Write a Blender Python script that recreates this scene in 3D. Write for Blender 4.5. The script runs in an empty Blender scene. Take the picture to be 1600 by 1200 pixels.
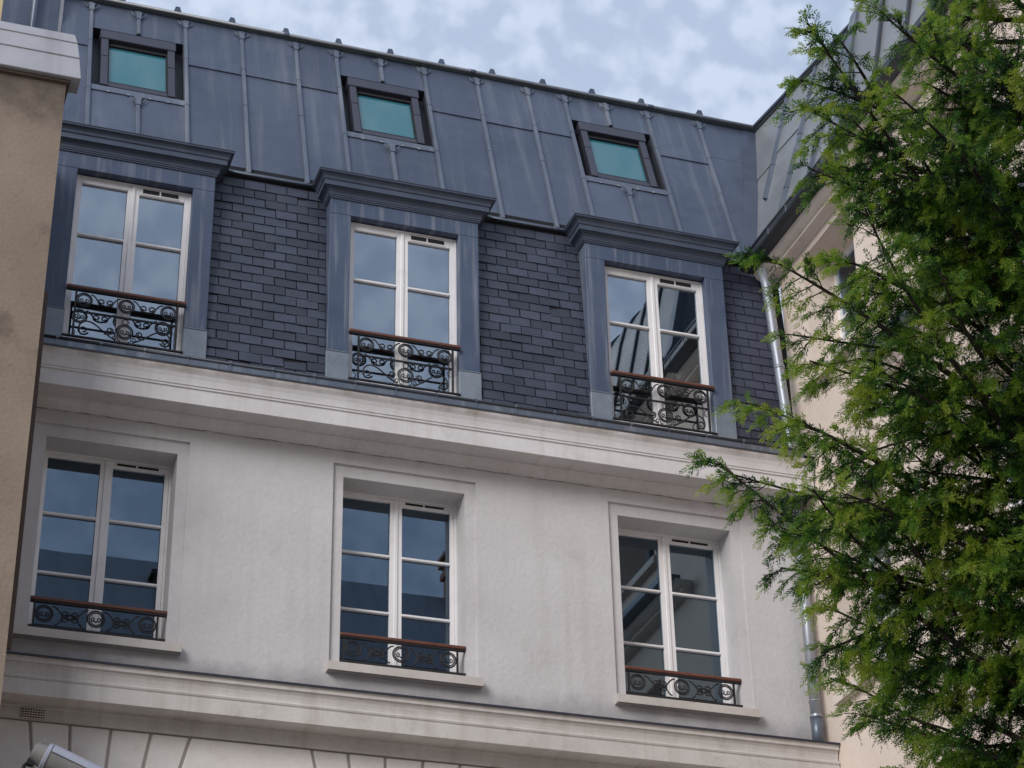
import bpy, bmesh, math, random
import numpy as np
from mathutils import Vector, Matrix

random.seed(11)
scene = bpy.context.scene
col = scene.collection
Z0 = 10.9            # height of the second-floor window heads above the ground (facade z = 0)

# ------------------------------------------------------------------ camera
cam_d = bpy.data.cameras.new('camera')
cam = bpy.data.objects.new('camera', cam_d); col.objects.link(cam)
CR = Vector((0.94679163, -0.32127515, -0.0191805))
CU = Vector((-0.1467977, -0.48410858, 0.86260612))
CF = Vector((0.28641936, 0.8138926, 0.5055124))
M = Matrix(((CR.x, CU.x, -CF.x), (CR.y, CU.y, -CF.y), (CR.z, CU.z, -CF.z))).to_4x4()
M.translation = (-1.29345855, -16.9347073, -9.28295429 + Z0)
cam.matrix_world = M
cam_d.sensor_width = 36.0
cam_d.lens = 36.0 * 3410.88 / 1600.0
cam_d.clip_end = 3000.0
scene.camera = cam

# ------------------------------------------------------------------ light, sky, exposure
SUN = Vector((-0.66, -0.58, 0.47)).normalized()
SUN_EL = math.asin(SUN.z); SUN_AZ = math.atan2(SUN.x, SUN.y)
sd = bpy.data.lights.new('sun', 'SUN'); sd.energy = 1.25; sd.angle = math.radians(30); sd.color = (1.0, 0.965, 0.92)
so = bpy.data.objects.new('sun', sd); col.objects.link(so)
so.rotation_euler = (-SUN).to_track_quat('-Z', 'Y').to_euler()
so.location = (-20, -25, 60)

world = bpy.data.worlds.new('World'); scene.world = world; world.use_nodes = True
wn = world.node_tree; wn.nodes.clear()
def WN(t, **k):
    n = wn.nodes.new(t)
    for a, b in k.items(): setattr(n, a, b)
    return n
sky = WN('ShaderNodeTexSky', sky_type='NISHITA'); sky.sun_disc = False
sky.sun_elevation = SUN_EL; sky.sun_rotation = SUN_AZ; sky.dust_density = 1.5
tc = WN('ShaderNodeTexCoord')
n1 = WN('ShaderNodeTexNoise'); n1.inputs['Scale'].default_value = 62; n1.inputs['Detail'].default_value = 3; n1.inputs['Roughness'].default_value = 0.42
n2 = WN('ShaderNodeTexNoise'); n2.inputs['Scale'].default_value = 3.2; n2.inputs['Detail'].default_value = 2
r1 = WN('ShaderNodeMapRange', interpolation_type='SMOOTHSTEP'); r1.inputs[1].default_value = 0.38; r1.inputs[2].default_value = 0.66
r2 = WN('ShaderNodeMapRange'); r2.inputs[1].default_value = 0.3; r2.inputs[2].default_value = 0.7
ad = WN('ShaderNodeMath', operation='MULTIPLY_ADD'); ad.inputs[1].default_value = 0.62
ml = WN('ShaderNodeMath', operation='MULTIPLY'); ml.inputs[1].default_value = 0.38
cl = WN('ShaderNodeMix', data_type='RGBA'); cl.inputs[6].default_value = (2.45, 2.95, 3.90, 1); cl.inputs[7].default_value = (4.0, 4.45, 5.35, 1)
mx = WN('ShaderNodeMix', data_type='RGBA'); mx.inputs[0].default_value = 0.86
bg = WN('ShaderNodeBackground'); bg.inputs[1].default_value = 0.102
wo = WN('ShaderNodeOutputWorld')
L = wn.links.new
L(tc.outputs['Generated'], n1.inputs['Vector']); L(tc.outputs['Generated'], n2.inputs['Vector'])
L(n1.outputs['Fac'], r1.inputs[0]); L(n2.outputs['Fac'], r2.inputs[0])
L(r2.outputs[0], ml.inputs[0]); L(r1.outputs[0], ad.inputs[0]); L(ml.outputs[0], ad.inputs[2])
L(ad.outputs[0], cl.inputs[0]); L(sky.outputs[0], mx.inputs[6]); L(cl.outputs[2], mx.inputs[7])
L(mx.outputs[2], bg.inputs[0]); L(bg.outputs[0], wo.inputs[0])

vs = scene.view_settings
vs.view_transform = 'Standard'; vs.look = 'None'; vs.gamma = 1; vs.use_curve_mapping = False
vs.exposure = 0.90

# ------------------------------------------------------------------ materials
MATS = {}
def ramp(nt, stops):
    r = nt.nodes.new('ShaderNodeValToRGB')
    el = r.color_ramp.elements
    while len(el) < len(stops): el.new(0.5)
    for e, (p, c) in zip(el, stops): e.position = p; e.color = (*c, 1)
    return r
def new_mat(name):
    m = bpy.data.materials.new(name); m.use_nodes = True
    nt = m.node_tree; nt.nodes.clear()
    out = nt.nodes.new('ShaderNodeOutputMaterial')
    MATS[name] = m
    return m, nt, out
def pos_noise(nt, scale, detail=4, stretch=None, rough=0.55):
    g = nt.nodes.new('ShaderNodeNewGeometry')
    src = g.outputs['Position']
    if stretch:
        mp = nt.nodes.new('ShaderNodeMapping'); mp.inputs['Scale'].default_value = stretch
        nt.links.new(src, mp.inputs['Vector']); src = mp.outputs[0]
    n = nt.nodes.new('ShaderNodeTexNoise')
    n.inputs['Scale'].default_value = scale; n.inputs['Detail'].default_value = detail; n.inputs['Roughness'].default_value = rough
    nt.links.new(src, n.inputs['Vector'])
    return n
def mixc(nt, fac, a, b, blend='MIX'):
    x = nt.nodes.new('ShaderNodeMix'); x.data_type = 'RGBA'; x.blend_type = blend
    for s, v in ((0, fac), (6, a), (7, b)):
        if isinstance(v, (int, float)): x.inputs[s].default_value = v
        elif isinstance(v, tuple): x.inputs[s].default_value = (*v, 1)
        else: nt.links.new(v, x.inputs[s])
    return x.outputs[2]
def maprange(nt, v, a, b, c=0.0, d=1.0, smooth=False):
    r = nt.nodes.new('ShaderNodeMapRange')
    if smooth: r.interpolation_type = 'SMOOTHSTEP'
    nt.links.new(v, r.inputs[0])
    for i, k in enumerate((a, b, c, d)): r.inputs[i + 1].default_value = k
    return r.outputs[0]
def math_(nt, op, a, b):
    x = nt.nodes.new('ShaderNodeMath'); x.operation = op
    for i, v in enumerate((a, b)):
        if isinstance(v, (int, float)): x.inputs[i].default_value = v
        else: nt.links.new(v, x.inputs[i])
    return x.outputs[0]
def weathered(name, dark, light, rough=0.7, metal=0.0, big=1.3, streak=None, fine=40, bump=0.25, bumpd=0.004,
              stain=None, stain_amt=0.5, rnd=0.0, speck=None, warp=0.0, zdirt=None, blotch=0, streak_col=None):
    m, nt, out = new_mat(name)
    b = nt.nodes.new('ShaderNodeBsdfPrincipled')
    n_big = pos_noise(nt, big, 5)
    n_fine = pos_noise(nt, fine, 3)
    f = math_(nt, 'ADD', math_(nt, 'MULTIPLY', maprange(nt, n_big.outputs['Fac'], .3, .7), .7),
              math_(nt, 'MULTIPLY', maprange(nt, n_fine.outputs['Fac'], .3, .7), .3))
    c = mixc(nt, f, dark, light)
    if streak:
        ns = pos_noise(nt, streak, 3, (1, 0.09, 0.055))
        sf = maprange(nt, ns.outputs['Fac'], .52, .72, 0, stain_amt)
        c = mixc(nt, sf, c, (streak_col or stain) or tuple(k * .5 for k in dark))
    if stain and (blotch or not streak):
        ns = pos_noise(nt, blotch or 2.7, 6, None, .7)
        c = mixc(nt, maprange(nt, ns.outputs['Fac'], .55, .75, 0, stain_amt), c, stain)
    if speck:
        sp = pos_noise(nt, 9, 7, None, .75)
        c = mixc(nt, maprange(nt, sp.outputs['Fac'], .62, .72, 0, .6), c, speck)
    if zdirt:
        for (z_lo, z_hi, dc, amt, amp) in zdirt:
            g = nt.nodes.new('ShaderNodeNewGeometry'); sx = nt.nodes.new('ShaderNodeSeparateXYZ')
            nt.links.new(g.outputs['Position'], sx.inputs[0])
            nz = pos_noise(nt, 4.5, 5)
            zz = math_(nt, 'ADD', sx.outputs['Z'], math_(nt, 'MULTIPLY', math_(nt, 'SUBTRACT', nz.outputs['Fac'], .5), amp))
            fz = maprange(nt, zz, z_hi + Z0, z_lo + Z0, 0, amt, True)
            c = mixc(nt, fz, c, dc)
    if rnd:
        oi = nt.nodes.new('ShaderNodeObjectInfo')
        c = mixc(nt, 1.0, c, mixc(nt, oi.outputs['Random'], (1 - rnd,) * 3, (1 + rnd,) * 3), 'MULTIPLY')
    nt.links.new(c, b.inputs['Base Color'])
    b.inputs['Metallic'].default_value = metal
    nr = maprange(nt, n_big.outputs['Fac'], .3, .7, rough - .08, rough + .08)
    nt.links.new(nr, b.inputs['Roughness'])
    bp = nt.nodes.new('ShaderNodeBump'); bp.inputs['Strength'].default_value = bump; bp.inputs['Distance'].default_value = bumpd
    nt.links.new(n_fine.outputs['Fac'], bp.inputs['Height'])
    last = bp
    if warp:
        nw = pos_noise(nt, 1.7, 2)
        bw = nt.nodes.new('ShaderNodeBump'); bw.inputs['Strength'].default_value = 1.0; bw.inputs['Distance'].default_value = warp
        nt.links.new(nw.outputs['Fac'], bw.inputs['Height']); nt.links.new(bp.outputs[0], bw.inputs['Normal']); last = bw
    nt.links.new(last.outputs[0], b.inputs['Normal'])
    nt.links.new(b.outputs[0], out.inputs[0])
    return m

weathered('plaster', (.495, .475, .475), (.615, .598, .60), .85, big=1.3, fine=22, bump=.6, bumpd=.008, stain=(.385, .36, .35), stain_amt=.45, streak=5, streak_col=(.44, .415, .405), blotch=2.2,
          zdirt=[(-2.12, -1.86, (.27, .26, .28), .8, .3)])
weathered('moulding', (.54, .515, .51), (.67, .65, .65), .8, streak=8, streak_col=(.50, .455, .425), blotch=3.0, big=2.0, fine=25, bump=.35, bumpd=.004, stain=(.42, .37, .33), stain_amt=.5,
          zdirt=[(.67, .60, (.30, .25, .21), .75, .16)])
weathered('moulding_low', (.48, .45, .425), (.61, .58, .555), .85, streak=8, streak_col=(.42, .38, .345), blotch=3.5, big=2.2, fine=22, bump=.5, bumpd=.006, stain=(.33, .29, .26), stain_amt=.6)
weathered('stone', (.64, .605, .585), (.76, .73, .71), .85, big=3.0, fine=18, bump=.6, bumpd=.008, stain=(.45, .38, .33), stain_amt=.5, rnd=.05)
weathered('mortar', (.30, .27, .25), (.36, .33, .30), .9)
weathered('sill_stone', (.46, .42, .39), (.58, .54, .505), .8, big=2.5, fine=25, bump=.4, stain=(.33, .29, .26), stain_amt=.5)
weathered('mortar_dark', (.10, .085, .075), (.16, .14, .12), .9)
weathered('cream', (.66, .545, .46), (.78, .67, .585), .85, big=1.0, fine=24, bump=.4, bumpd=.005, stain=(.50, .38, .30), stain_amt=.35)
weathered('cream_moulding', (.66, .58, .51), (.76, .69, .62), .8, big=1.5, fine=24, bump=.3, stain=(.45, .38, .32), stain_amt=.4)
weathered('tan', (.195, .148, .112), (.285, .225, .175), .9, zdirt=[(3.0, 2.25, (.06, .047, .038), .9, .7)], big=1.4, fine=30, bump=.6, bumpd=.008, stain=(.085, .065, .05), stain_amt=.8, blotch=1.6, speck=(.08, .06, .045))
weathered('tan_trim', (.075, .055, .04), (.11, .08, .06), .8)
weathered('yellow_wall', (.55, .45, .25), (.62, .52, .32), .9)
weathered('zinc', (.068, .085, .125), (.112, .134, .184), .44, .45, big=1.0, streak=9, streak_col=(.20, .215, .24), blotch=.9, stain=(.155, .175, .215), stain_amt=.45, fine=60, bump=.12, bumpd=.002, rnd=.12, warp=.045)
weathered('zinc_batten', (.105, .125, .162), (.155, .178, .220), .42, .45, big=3, streak=9, stain=(.34, .35, .37), stain_amt=.5, fine=60, bump=.1, bumpd=.002, rnd=.06)
weathered('zinc_pale', (.20, .21, .225), (.28, .29, .30), .45, .35, big=1.6, streak=5, stain=(.42, .43, .44), stain_amt=.5, fine=60, bump=.1, bumpd=.002, warp=.02)
weathered('coping_metal', (.33, .33, .35), (.43, .43, .455), .5, .25, big=2.2, streak=6, stain=(.27, .265, .27), stain_amt=.6, fine=60, bump=.1, bumpd=.002)
weathered('zinc_dark', (.045, .05, .062), (.07, .078, .095), .5, .35, big=2, fine=50, bump=.1, bumpd=.002)
weathered('ridge_metal', (.13, .16, .16), (.18, .21, .205), .5, .3, big=3, fine=40, bump=.1)
weathered('dormer_paint', (.048, .068, .117), (.084, .112, .178), .55, .1, big=2.4, streak=14, stain=(.20, .22, .255), stain_amt=.8, fine=45, bump=.4, bumpd=.003, speck=(.07, .062, .065))
weathered('dormer_crown', (.046, .060, .092), (.082, .10, .142), .5, .15, big=2.6, fine=45, bump=.25, bumpd=.003, stain=(.14, .145, .16), stain_amt=.5)
weathered('base_zinc', (.15, .18, .225), (.25, .285, .33), .5, .2, big=5, fine=35, bump=.3, bumpd=.003, speck=(.14, .17, .21))
weathered('slate', (.030, .035, .056), (.049, .056, .087), .5, 0, big=3.5, fine=35, bump=.5, bumpd=.004, stain=(.058, .063, .085), stain_amt=.5, rnd=.34, speck=(.014, .014, .018))
weathered('slate_back', (.006, .006, .008), (.009, .009, .012), .9)
weathered('white_paint', (.74, .72, .72), (.82, .80, .80), .45, big=5, fine=60, bump=.1, bumpd=.001, stain=(.48, .44, .40), stain_amt=.4)
weathered('iron', (.008, .008, .010), (.014, .014, .017), .6, .0, big=20, fine=90, bump=.2)
weathered('rail_wood', (.105, .036, .022), (.165, .062, .038), .5, 0, big=6, fine=60, bump=.2, bumpd=.002, rnd=.12)
weathered('skylight_frame', (.040, .041, .060), (.058, .060, .082), .4, .2, big=4, fine=60, bump=.05)
weathered('black_rubber', (.01, .01, .012), (.014, .014, .016), .8)
weathered('pipe_metal', (.27, .29, .33), (.38, .40, .44), .45, .5, big=3, fine=70, bump=.15, bumpd=.002, speck=(.2, .21, .23))
weathered('lamp_grey', (.17, .16, .158), (.23, .22, .215), .4, .1, big=6, fine=80, bump=.05)
weathered('lamp_shell', (.30, .32, .39), (.37, .39, .46), .35, .1, big=6, fine=80, bump=.05)
weathered('brick_red', (.20, .10, .07), (.30, .16, .11), .9, big=9, fine=30, bump=.6, bumpd=.01)
weathered('terracotta', (.35, .14, .08), (.42, .18, .11), .8)
weathered('bark', (.030, .022, .016), (.065, .048, .035), .9, big=9, fine=50, bump=.8, bumpd=.02)
weathered('paving', (.30, .28, .26), (.38, .36, .33), .9, big=.8, fine=8, bump=.5, bumpd=.01)
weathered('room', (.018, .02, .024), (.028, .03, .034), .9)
weathered('curtain', (.16, .17, .19), (.22, .23, .25), .9, big=3)
weathered('blind', (.62, .64, .67), (.70, .72, .75), .6)

weathered('lead', (.018, .02, .032), (.035, .038, .055), .6, .1, big=5, fine=40, bump=.4, bumpd=.004)
def glass_mat(name, refl_tint, k, base, wave=.00012):
    m, nt, out = new_mat(name)
    gl = nt.nodes.new('ShaderNodeBsdfGlossy'); gl.inputs['Color'].default_value = (*refl_tint, 1); gl.inputs['Roughness'].default_value = .0
    tr = nt.nodes.new('ShaderNodeBsdfTransparent'); tr.inputs['Color'].default_value = (.55, .62, .66, 1)
    fr = nt.nodes.new('ShaderNodeFresnel'); fr.inputs['IOR'].default_value = 1.52
    nw = pos_noise(nt, 2.3, 1)
    bp = nt.nodes.new('ShaderNodeBump'); bp.inputs['Strength'].default_value = 1; bp.inputs['Distance'].default_value = wave
    nt.links.new(nw.outputs['Fac'], bp.inputs['Height']); nt.links.new(bp.outputs[0], gl.inputs['Normal'])
    f = nt.nodes.new('ShaderNodeMath'); f.operation = 'MULTIPLY_ADD'; f.use_clamp = True
    nt.links.new(fr.outputs[0], f.inputs[0]); f.inputs[1].default_value = k; f.inputs[2].default_value = base
    mxs = nt.nodes.new('ShaderNodeMixShader')
    nt.links.new(f.outputs[0], mxs.inputs[0]); nt.links.new(tr.outputs[0], mxs.inputs[1]); nt.links.new(gl.outputs[0], mxs.inputs[2])
    nt.links.new(mxs.outputs[0], out.inputs[0])
glass_mat('glass_floor', (.66, .83, 1.0), 1.6, .065)  # blue of the mirrored sky put into the reflection colour, not coloured glass
glass_mat('glass_dormer', (.84, .90, .96), 2.0, .19)
def teal():
    m, nt, out = new_mat('glass_teal')
    b = nt.nodes.new('ShaderNodeBsdfPrincipled')
    n = pos_noise(nt, .9, 2)
    c = mixc(nt, n.outputs['Fac'], (.024, .125, .165), (.036, .155, .185))
    dn = pos_noise(nt, 3.5, 5, (1, .4, .4), .65)
    c = mixc(nt, maprange(nt, dn.outputs['Fac'], .45, .75, 0, .35), c, (.10, .19, .21))
    nt.links.new(c, b.inputs['Base Color']); b.inputs['Roughness'].default_value = .02; b.inputs['IOR'].default_value = 1.75
    nt.links.new(b.outputs[0], out.inputs[0])
teal()
def foliage():
    m, nt, out = new_mat('needles')
    at = nt.nodes.new('ShaderNodeAttribute'); at.attribute_name = 'tip'  # new growth paler; shade inside the crown painted in as darker needles
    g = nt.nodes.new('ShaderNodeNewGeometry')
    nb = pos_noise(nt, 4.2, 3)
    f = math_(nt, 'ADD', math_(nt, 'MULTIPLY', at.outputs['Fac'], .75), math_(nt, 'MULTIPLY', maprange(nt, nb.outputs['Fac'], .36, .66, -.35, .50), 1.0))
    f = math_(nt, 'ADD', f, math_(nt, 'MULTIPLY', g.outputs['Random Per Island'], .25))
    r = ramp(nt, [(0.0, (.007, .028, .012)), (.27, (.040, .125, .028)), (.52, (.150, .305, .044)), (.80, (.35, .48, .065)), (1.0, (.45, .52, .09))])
    nt.links.new(f, r.inputs[0])
    d = nt.nodes.new('ShaderNodeBsdfPrincipled'); d.inputs['Roughness'].default_value = .42; d.inputs['Specular IOR Level'].default_value = .35
    t = nt.nodes.new('ShaderNodeBsdfTranslucent')
    nt.links.new(r.outputs[0], d.inputs['Base Color']); nt.links.new(mixc(nt, 1.0, r.outputs[0], (1.15, 1.2, .6), 'MULTIPLY'), t.inputs['Color'])
    mxs = nt.nodes.new('ShaderNodeMixShader'); mxs.inputs[0].default_value = .42
    nt.links.new(d.outputs[0], mxs.inputs[1]); nt.links.new(t.outputs[0], mxs.inputs[2]); nt.links.new(mxs.outputs[0], out.inputs[0])
foliage()

# ------------------------------------------------------------------ mesh helpers
ORG = {}
class MB:
    def __init__(s): s.v = []; s.f = []
    def add(s, vs, fs):
        o = len(s.v); s.v += [tuple(map(float, p)) for p in vs]; s.f += [tuple(i + o for i in q) for q in fs]; return s
    def hexa(s, p):       # bottom ring 0-3, top ring 4-7
        return s.add(p, [(3, 2, 1, 0), (4, 5, 6, 7), (0, 1, 5, 4), (1, 2, 6, 5), (2, 3, 7, 6), (3, 0, 4, 7)])
    def box(s, x0, x1, y0, y1, z0, z1):
        return s.hexa([(x0, y0, z0), (x1, y0, z0), (x1, y1, z0), (x0, y1, z0), (x0, y0, z1), (x1, y0, z1), (x1, y1, z1), (x0, y1, z1)])
    def loft(s, rings, closed=True, caps=True):
        n = len(rings[0]); vs = [p for r in rings for p in r]; fs = []
        for i in range(len(rings) - 1):
            for j in range(n if closed else n - 1):
                k = (j + 1) % n
                fs.append((i * n + j, i * n + k, (i + 1) * n + k, (i + 1) * n + j))
        if caps:
            fs.append(tuple(range(n))[::-1]); fs.append(tuple((len(rings) - 1) * n + j for j in range(n)))
        return s.add(vs, fs)
    def prism_x(s, prof, x0, x1): return s.loft([[(x, y, z) for y, z in prof] for x in (x0, x1)])
    def prism_y(s, prof, y0, y1): return s.loft([[(x, y, z) for x, z in prof] for y in (y0, y1)])
    def tube(s, pts, r, n=6, closed=False):
        pts = [Vector(p) for p in pts]; m = len(pts); rings = []
        up = None
        for i, p in enumerate(pts):
            a = pts[i - 1] if (i or closed) else p; b = pts[(i + 1) % m] if (i < m - 1 or closed) else p
            t = (b - a).normalized()
            if up is None:
                up = Vector((0, 1, 0)) if abs(t.y) < .8 else Vector((1, 0, 0))
            u = t.cross(up); u.normalize(); w = u.cross(t)
            rr = r[i] if isinstance(r, (list, tuple)) else r
            rings.append([p + (u * math.cos(2 * math.pi * k / n) + w * math.sin(2 * math.pi * k / n)) * rr for k in range(n)])
        if closed: rings.append(rings[0])
        return s.loft(rings, True, not closed)
    def lathe(s, a, axis, prof, n=20):
        a = Vector(a); axis = Vector(axis).normalized(); u = axis.orthogonal().normalized(); w = axis.cross(u)
        return s.loft([[a + axis * h + (u * math.cos(2 * math.pi * k / n) + w * math.sin(2 * math.pi * k / n)) * r for k in range(n)] for h, r in prof])
    def build(s, name, mat, parent=None, smooth=False, bevel=0.0, recalc=True, origin=None):
        me = bpy.data.meshes.new(name)
        V = np.array(s.v, float); V[:, 2] += Z0
        c = (V.min(0) + V.max(0)) / 2 if origin is None else np.array(origin, float)
        me.from_pydata((V - c).tolist(), [], s.f)
        if recalc:
            bm = bmesh.new(); bm.from_mesh(me); bmesh.ops.remove_doubles(bm, verts=bm.verts, dist=1e-6)
            bmesh.ops.recalc_face_normals(bm, faces=bm.faces)
            if bevel: bmesh.ops.bevel(bm, geom=bm.edges[:], offset=bevel, segments=1, affect='EDGES', clamp_overlap=True)
            bm.to_mesh(me); bm.free()
        me.materials.append(MATS[mat])
        if smooth:
            me.polygons.foreach_set('use_smooth', [True] * len(me.polygons))
        o = bpy.data.objects.new(name, me); col.objects.link(o)
        place(o, c, parent)
        return o
def place(o, c, parent):
    c = np.array(c, float)
    ORG[o.name] = c
    if parent is not None:
        o.parent = parent; o.location = c - ORG[parent.name]
    else: o.location = c
def thing(name, loc, label, cat, group=None):
    o = bpy.data.objects.new(name, None); col.objects.link(o); o.empty_display_size = .5
    place(o, loc, None); o['label'] = label; o['category'] = cat
    if group: o['group'] = group
    return o
def copy_tree(o, parent, d=(0, 0, 0)):
    c = o.copy(); col.objects.link(c); c.parent = parent
    c.location = o.location + Vector(d); ORG[c.name] = ORG[o.name] + np.array(d)
    for ch in [k for k in KIDS.get(o.name, [])]: copy_child(ch, c)
    return c
def copy_child(ch, p):
    k = ch.copy(); col.objects.link(k); k.parent = p; ORG[k.name] = ORG[p.name] + np.array(ch.location)
KIDS = {}
def sub(mb, name, mat, parent, **k):
    o = mb.build(name, mat, parent, **k); KIDS.setdefault(parent.name, []).append(o); return o
def holes_wall(mb, xs, zs, holes, y0, y1):
    xs = sorted(set(xs + [h[0] for h in holes] + [h[1] for h in holes])); zs = sorted(set(zs + [h[2] for h in holes] + [h[3] for h in holes]))
    for i in range(len(xs) - 1):
        for j in range(len(zs) - 1):
            cx, cz = (xs[i] + xs[i + 1]) / 2, (zs[j] + zs[j + 1]) / 2
            if any(h[0] < cx < h[1] and h[2] < cz < h[3] for h in holes): continue
            mb.add([(xs[i], y0, zs[j]), (xs[i + 1], y0, zs[j]), (xs[i + 1], y0, zs[j + 1]), (xs[i], y0, zs[j + 1])], [(0, 1, 2, 3)])
    for h in holes:
        a = [(h[0], y0, h[2]), (h[1], y0, h[2]), (h[1], y0, h[3]), (h[0], y0, h[3])]; b = [(x, y1, z) for x, y, z in a]
        mb.add(a + b, [(0, 1, 5, 4), (1, 2, 6, 5), (2, 3, 7, 6), (3, 0, 4, 7)])

# ------------------------------------------------------------------ ground
g = MB().add([(-400, -400, -Z0), (400, -400, -Z0), (400, 400, -Z0), (-400, 400, -Z0)], [(0, 1, 2, 3)]).build('ground', 'paving')
g['kind'] = 'structure'

# ================================================================== MAIN HOUSE
XL0, XR0 = 0.10, 7.62
WX = [0.379, 3.040, 5.695]; WW = 1.15; WB = -1.812
DC = [0.969, 3.617, 6.255]; DW = 1.097; JW = 0.205; YD = 0.066
DT = 2.899; DB = 1.04
house = thing('town_house', (3.8, 0.3, 0), 'pale rendered town house with zinc mansard roof, slate band and three dormer windows', 'house')

# --- wall and its mouldings
w = MB()
holes = [(x - .10, x + WW + .10, -1.85, .12) for x in WX]
holes_wall(w, [XL0, XR0] + [XL0 + .5 * i for i in range(1, 15)], [-2.30, .40], holes, 0.0, .028)
wall = w.build('wall', 'plaster', house)
prof = [(0.0, .246), (-.018, .246), (-.018, .268), (-.045, .285), (-.075, .322), (-.098, .330), (-.100, .345), (-.295, .338), (-.295, .320), (-.330, .320),
        (-.330, .468), (-.342, .472), (-.342, .490), (-.350, .495), (-.352, .520), (-.358, .555), (-.372, .595), (-.392, .625), (-.398, .640), (-.398, .664), (.05, .664), (.05, .246)]
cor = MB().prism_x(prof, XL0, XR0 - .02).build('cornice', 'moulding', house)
ck = [(XL0 + (XR0 - XL0 - .03) * i / 160, -.0165, .2455 + random.gauss(0, .0022)) for i in range(161)]
sub(MB().tube(ck, [max(.0012, random.gauss(.0032, .0012)) for _ in ck], 4), 'cornice_joint', 'mortar_dark', cor)
prof2 = [(0.004, -2.63), (-.03, -2.63), (-.03, -2.535), (-.042, -2.53), (-.042, -2.505), (-.245, -2.512), (-.245, -2.520), (-.270, -2.520), (-.270, -2.392), (-.262, -2.386),
         (-.272, -2.376), (-.276, -2.362), (-.268, -2.348), (-.250, -2.342), (-.252, -2.315), (-.260, -2.280), (-.274, -2.252), (-.290, -2.246), (-.290, -2.214), (-.300, -2.210), (-.300, -2.196), (.004, -2.17)]
lc = MB().prism_x(prof2, XL0, XR0 - .012).build('string_course', 'moulding_low', house)
sub(MB().prism_x([(.002, -2.160), (-.312, -2.186), (-.312, -2.204), (-.304, -2.204), (-.304, -2.194), (.002, -2.168)], XL0, XR0 - .006), 'lead_flashing', 'lead', lc)

# --- lower wall with fan-jointed lintel stones
lw = MB().box(XL0, XR0, .014, .4, -Z0, -2.60).build('lower_wall', 'mortar', house)
JX = (-.80, -.485, -.16, .175, .505, .83)
edges = [XL0 - .02]
stones = []
zt, zb_ = -2.638, -3.16
prev_t, prev_b = XL0, XL0
for c in [x + WW / 2 for x in WX]:
    for jx in JX:
        t = c + jx
        if t < XL0 + .08: continue
        b = t - jx * .30 * (zt - zb_)
        stones.append((prev_t, t, prev_b, b)); prev_t, prev_b = t, b
stones.append((prev_t, XR0, prev_b, XR0))
for (a, b, c, d) in stones:
    gp = .012
    st = MB(); yo = random.uniform(-.004, .003)
    st.hexa([(c + gp, yo, zb_), (d - gp, yo, zb_), (d - gp, .05, zb_), (c + gp, .05, zb_), (a + gp, yo, zt), (b - gp, yo, zt), (b - gp, .05, zt), (a + gp, .05, zt)])
    sub(st, 'stone', 'stone', lw, bevel=.009)
zz = zb_ - .02; r_ = 0
while zz > -Z0 + .3:
    h = .42; x = XL0 - (.3 if r_ % 2 else 0)
    while x < XR0 and r_ < 2:
        x1 = min(x + .62, XR0)
        if x1 - max(x, XL0) > .1:
            sub(MB().box(max(x, XL0) + .01, x1 - .01, random.uniform(-.003, .003), .05, zz - h + .012, zz), 'stone', 'stone', lw, bevel=.009)
        x += .62
    zz -= h; r_ += 1
vg = MB()
for i in range(9): vg.box(.392 + i * .0215, .3965 + i * .0215, -.040, -.032, -2.628, -2.540)
for i in range(5): vg.box(.392, .572, -.044, -.036, -2.628 + i * .0205, -2.6235 + i * .0205)
vgo = vg.build('vent_grille', 'cream_moulding', house)
sub(MB().box(.388, .576, -.034, -.0305, -2.629, -2.538), 'vent_back', 'black_rubber', vgo)

# --- gutter
gt = MB().prism_x([(-.400, .668), (-.404, .672), (-.404, .730), (-.396, .732), (-.392, .690), (-.15, .690), (-.15, .668)], XL0, XR0 - .25)
gutter = gt.build('gutter', 'zinc_batten', house)
sub(MB().tube([(XL0, -.404, .742), (XR0 - .25, -.404, .742)], .015, 8), 'gutter_bead', 'zinc_dark', gutter, smooth=True)
sub(MB().box(XL0, XR0 - .25, -.408, -.3985, .656, .668), 'drip_edge', 'zinc_dark', gutter)
x = .34
while x < 7.3:
    sub(MB().box(x - .009, x + .009, -.411, -.4045, .668, .736).box(x - .013, x + .013, -.424, -.404, .733, .760), 'gutter_clip', 'zinc_batten', gutter)
    x += .383
apron = MB().prism_x([(-.385, .700), (-.385, .706), (.02, .98), (.06, 1.03), (.09, 1.03), (.09, .700)], XL0, XR0).build('roof_apron', 'zinc_dark', house)

# --- scrollwork building blocks (local: x right, z up, plane y)
def arc(cx, cz, r, a0, a1, n=14): return [(cx + r * math.cos(a0 + (a1 - a0) * i / n), cz + r * math.sin(a0 + (a1 - a0) * i / n)) for i in range(n + 1)]
def spiral(cx, cz, r0, a0, turns, n=16, r1f=.3): return [(cx + (r0 + (r0 * r1f - r0) * i / n) * math.cos(a0 + turns * 2 * math.pi * i / n), cz + (r0 + (r0 * r1f - r0) * i / n) * math.sin(a0 + turns * 2 * math.pi * i / n)) for i in range(n + 1)]
def bez(p0, p1, p2, p3, n=10):
    o = []
    for i in range(n + 1):
        t = i / n; a, b, c, d = (1 - t) ** 3, 3 * t * (1 - t) ** 2, 3 * t * t * (1 - t), t ** 3
        o.append((a * p0[0] + b * p1[0] + c * p2[0] + d * p3[0], a * p0[1] + b * p1[1] + c * p2[1] + d * p3[1]))
    return o
def flat(pts, y): return [(p[0], y, p[1]) for p in pts]
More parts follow.
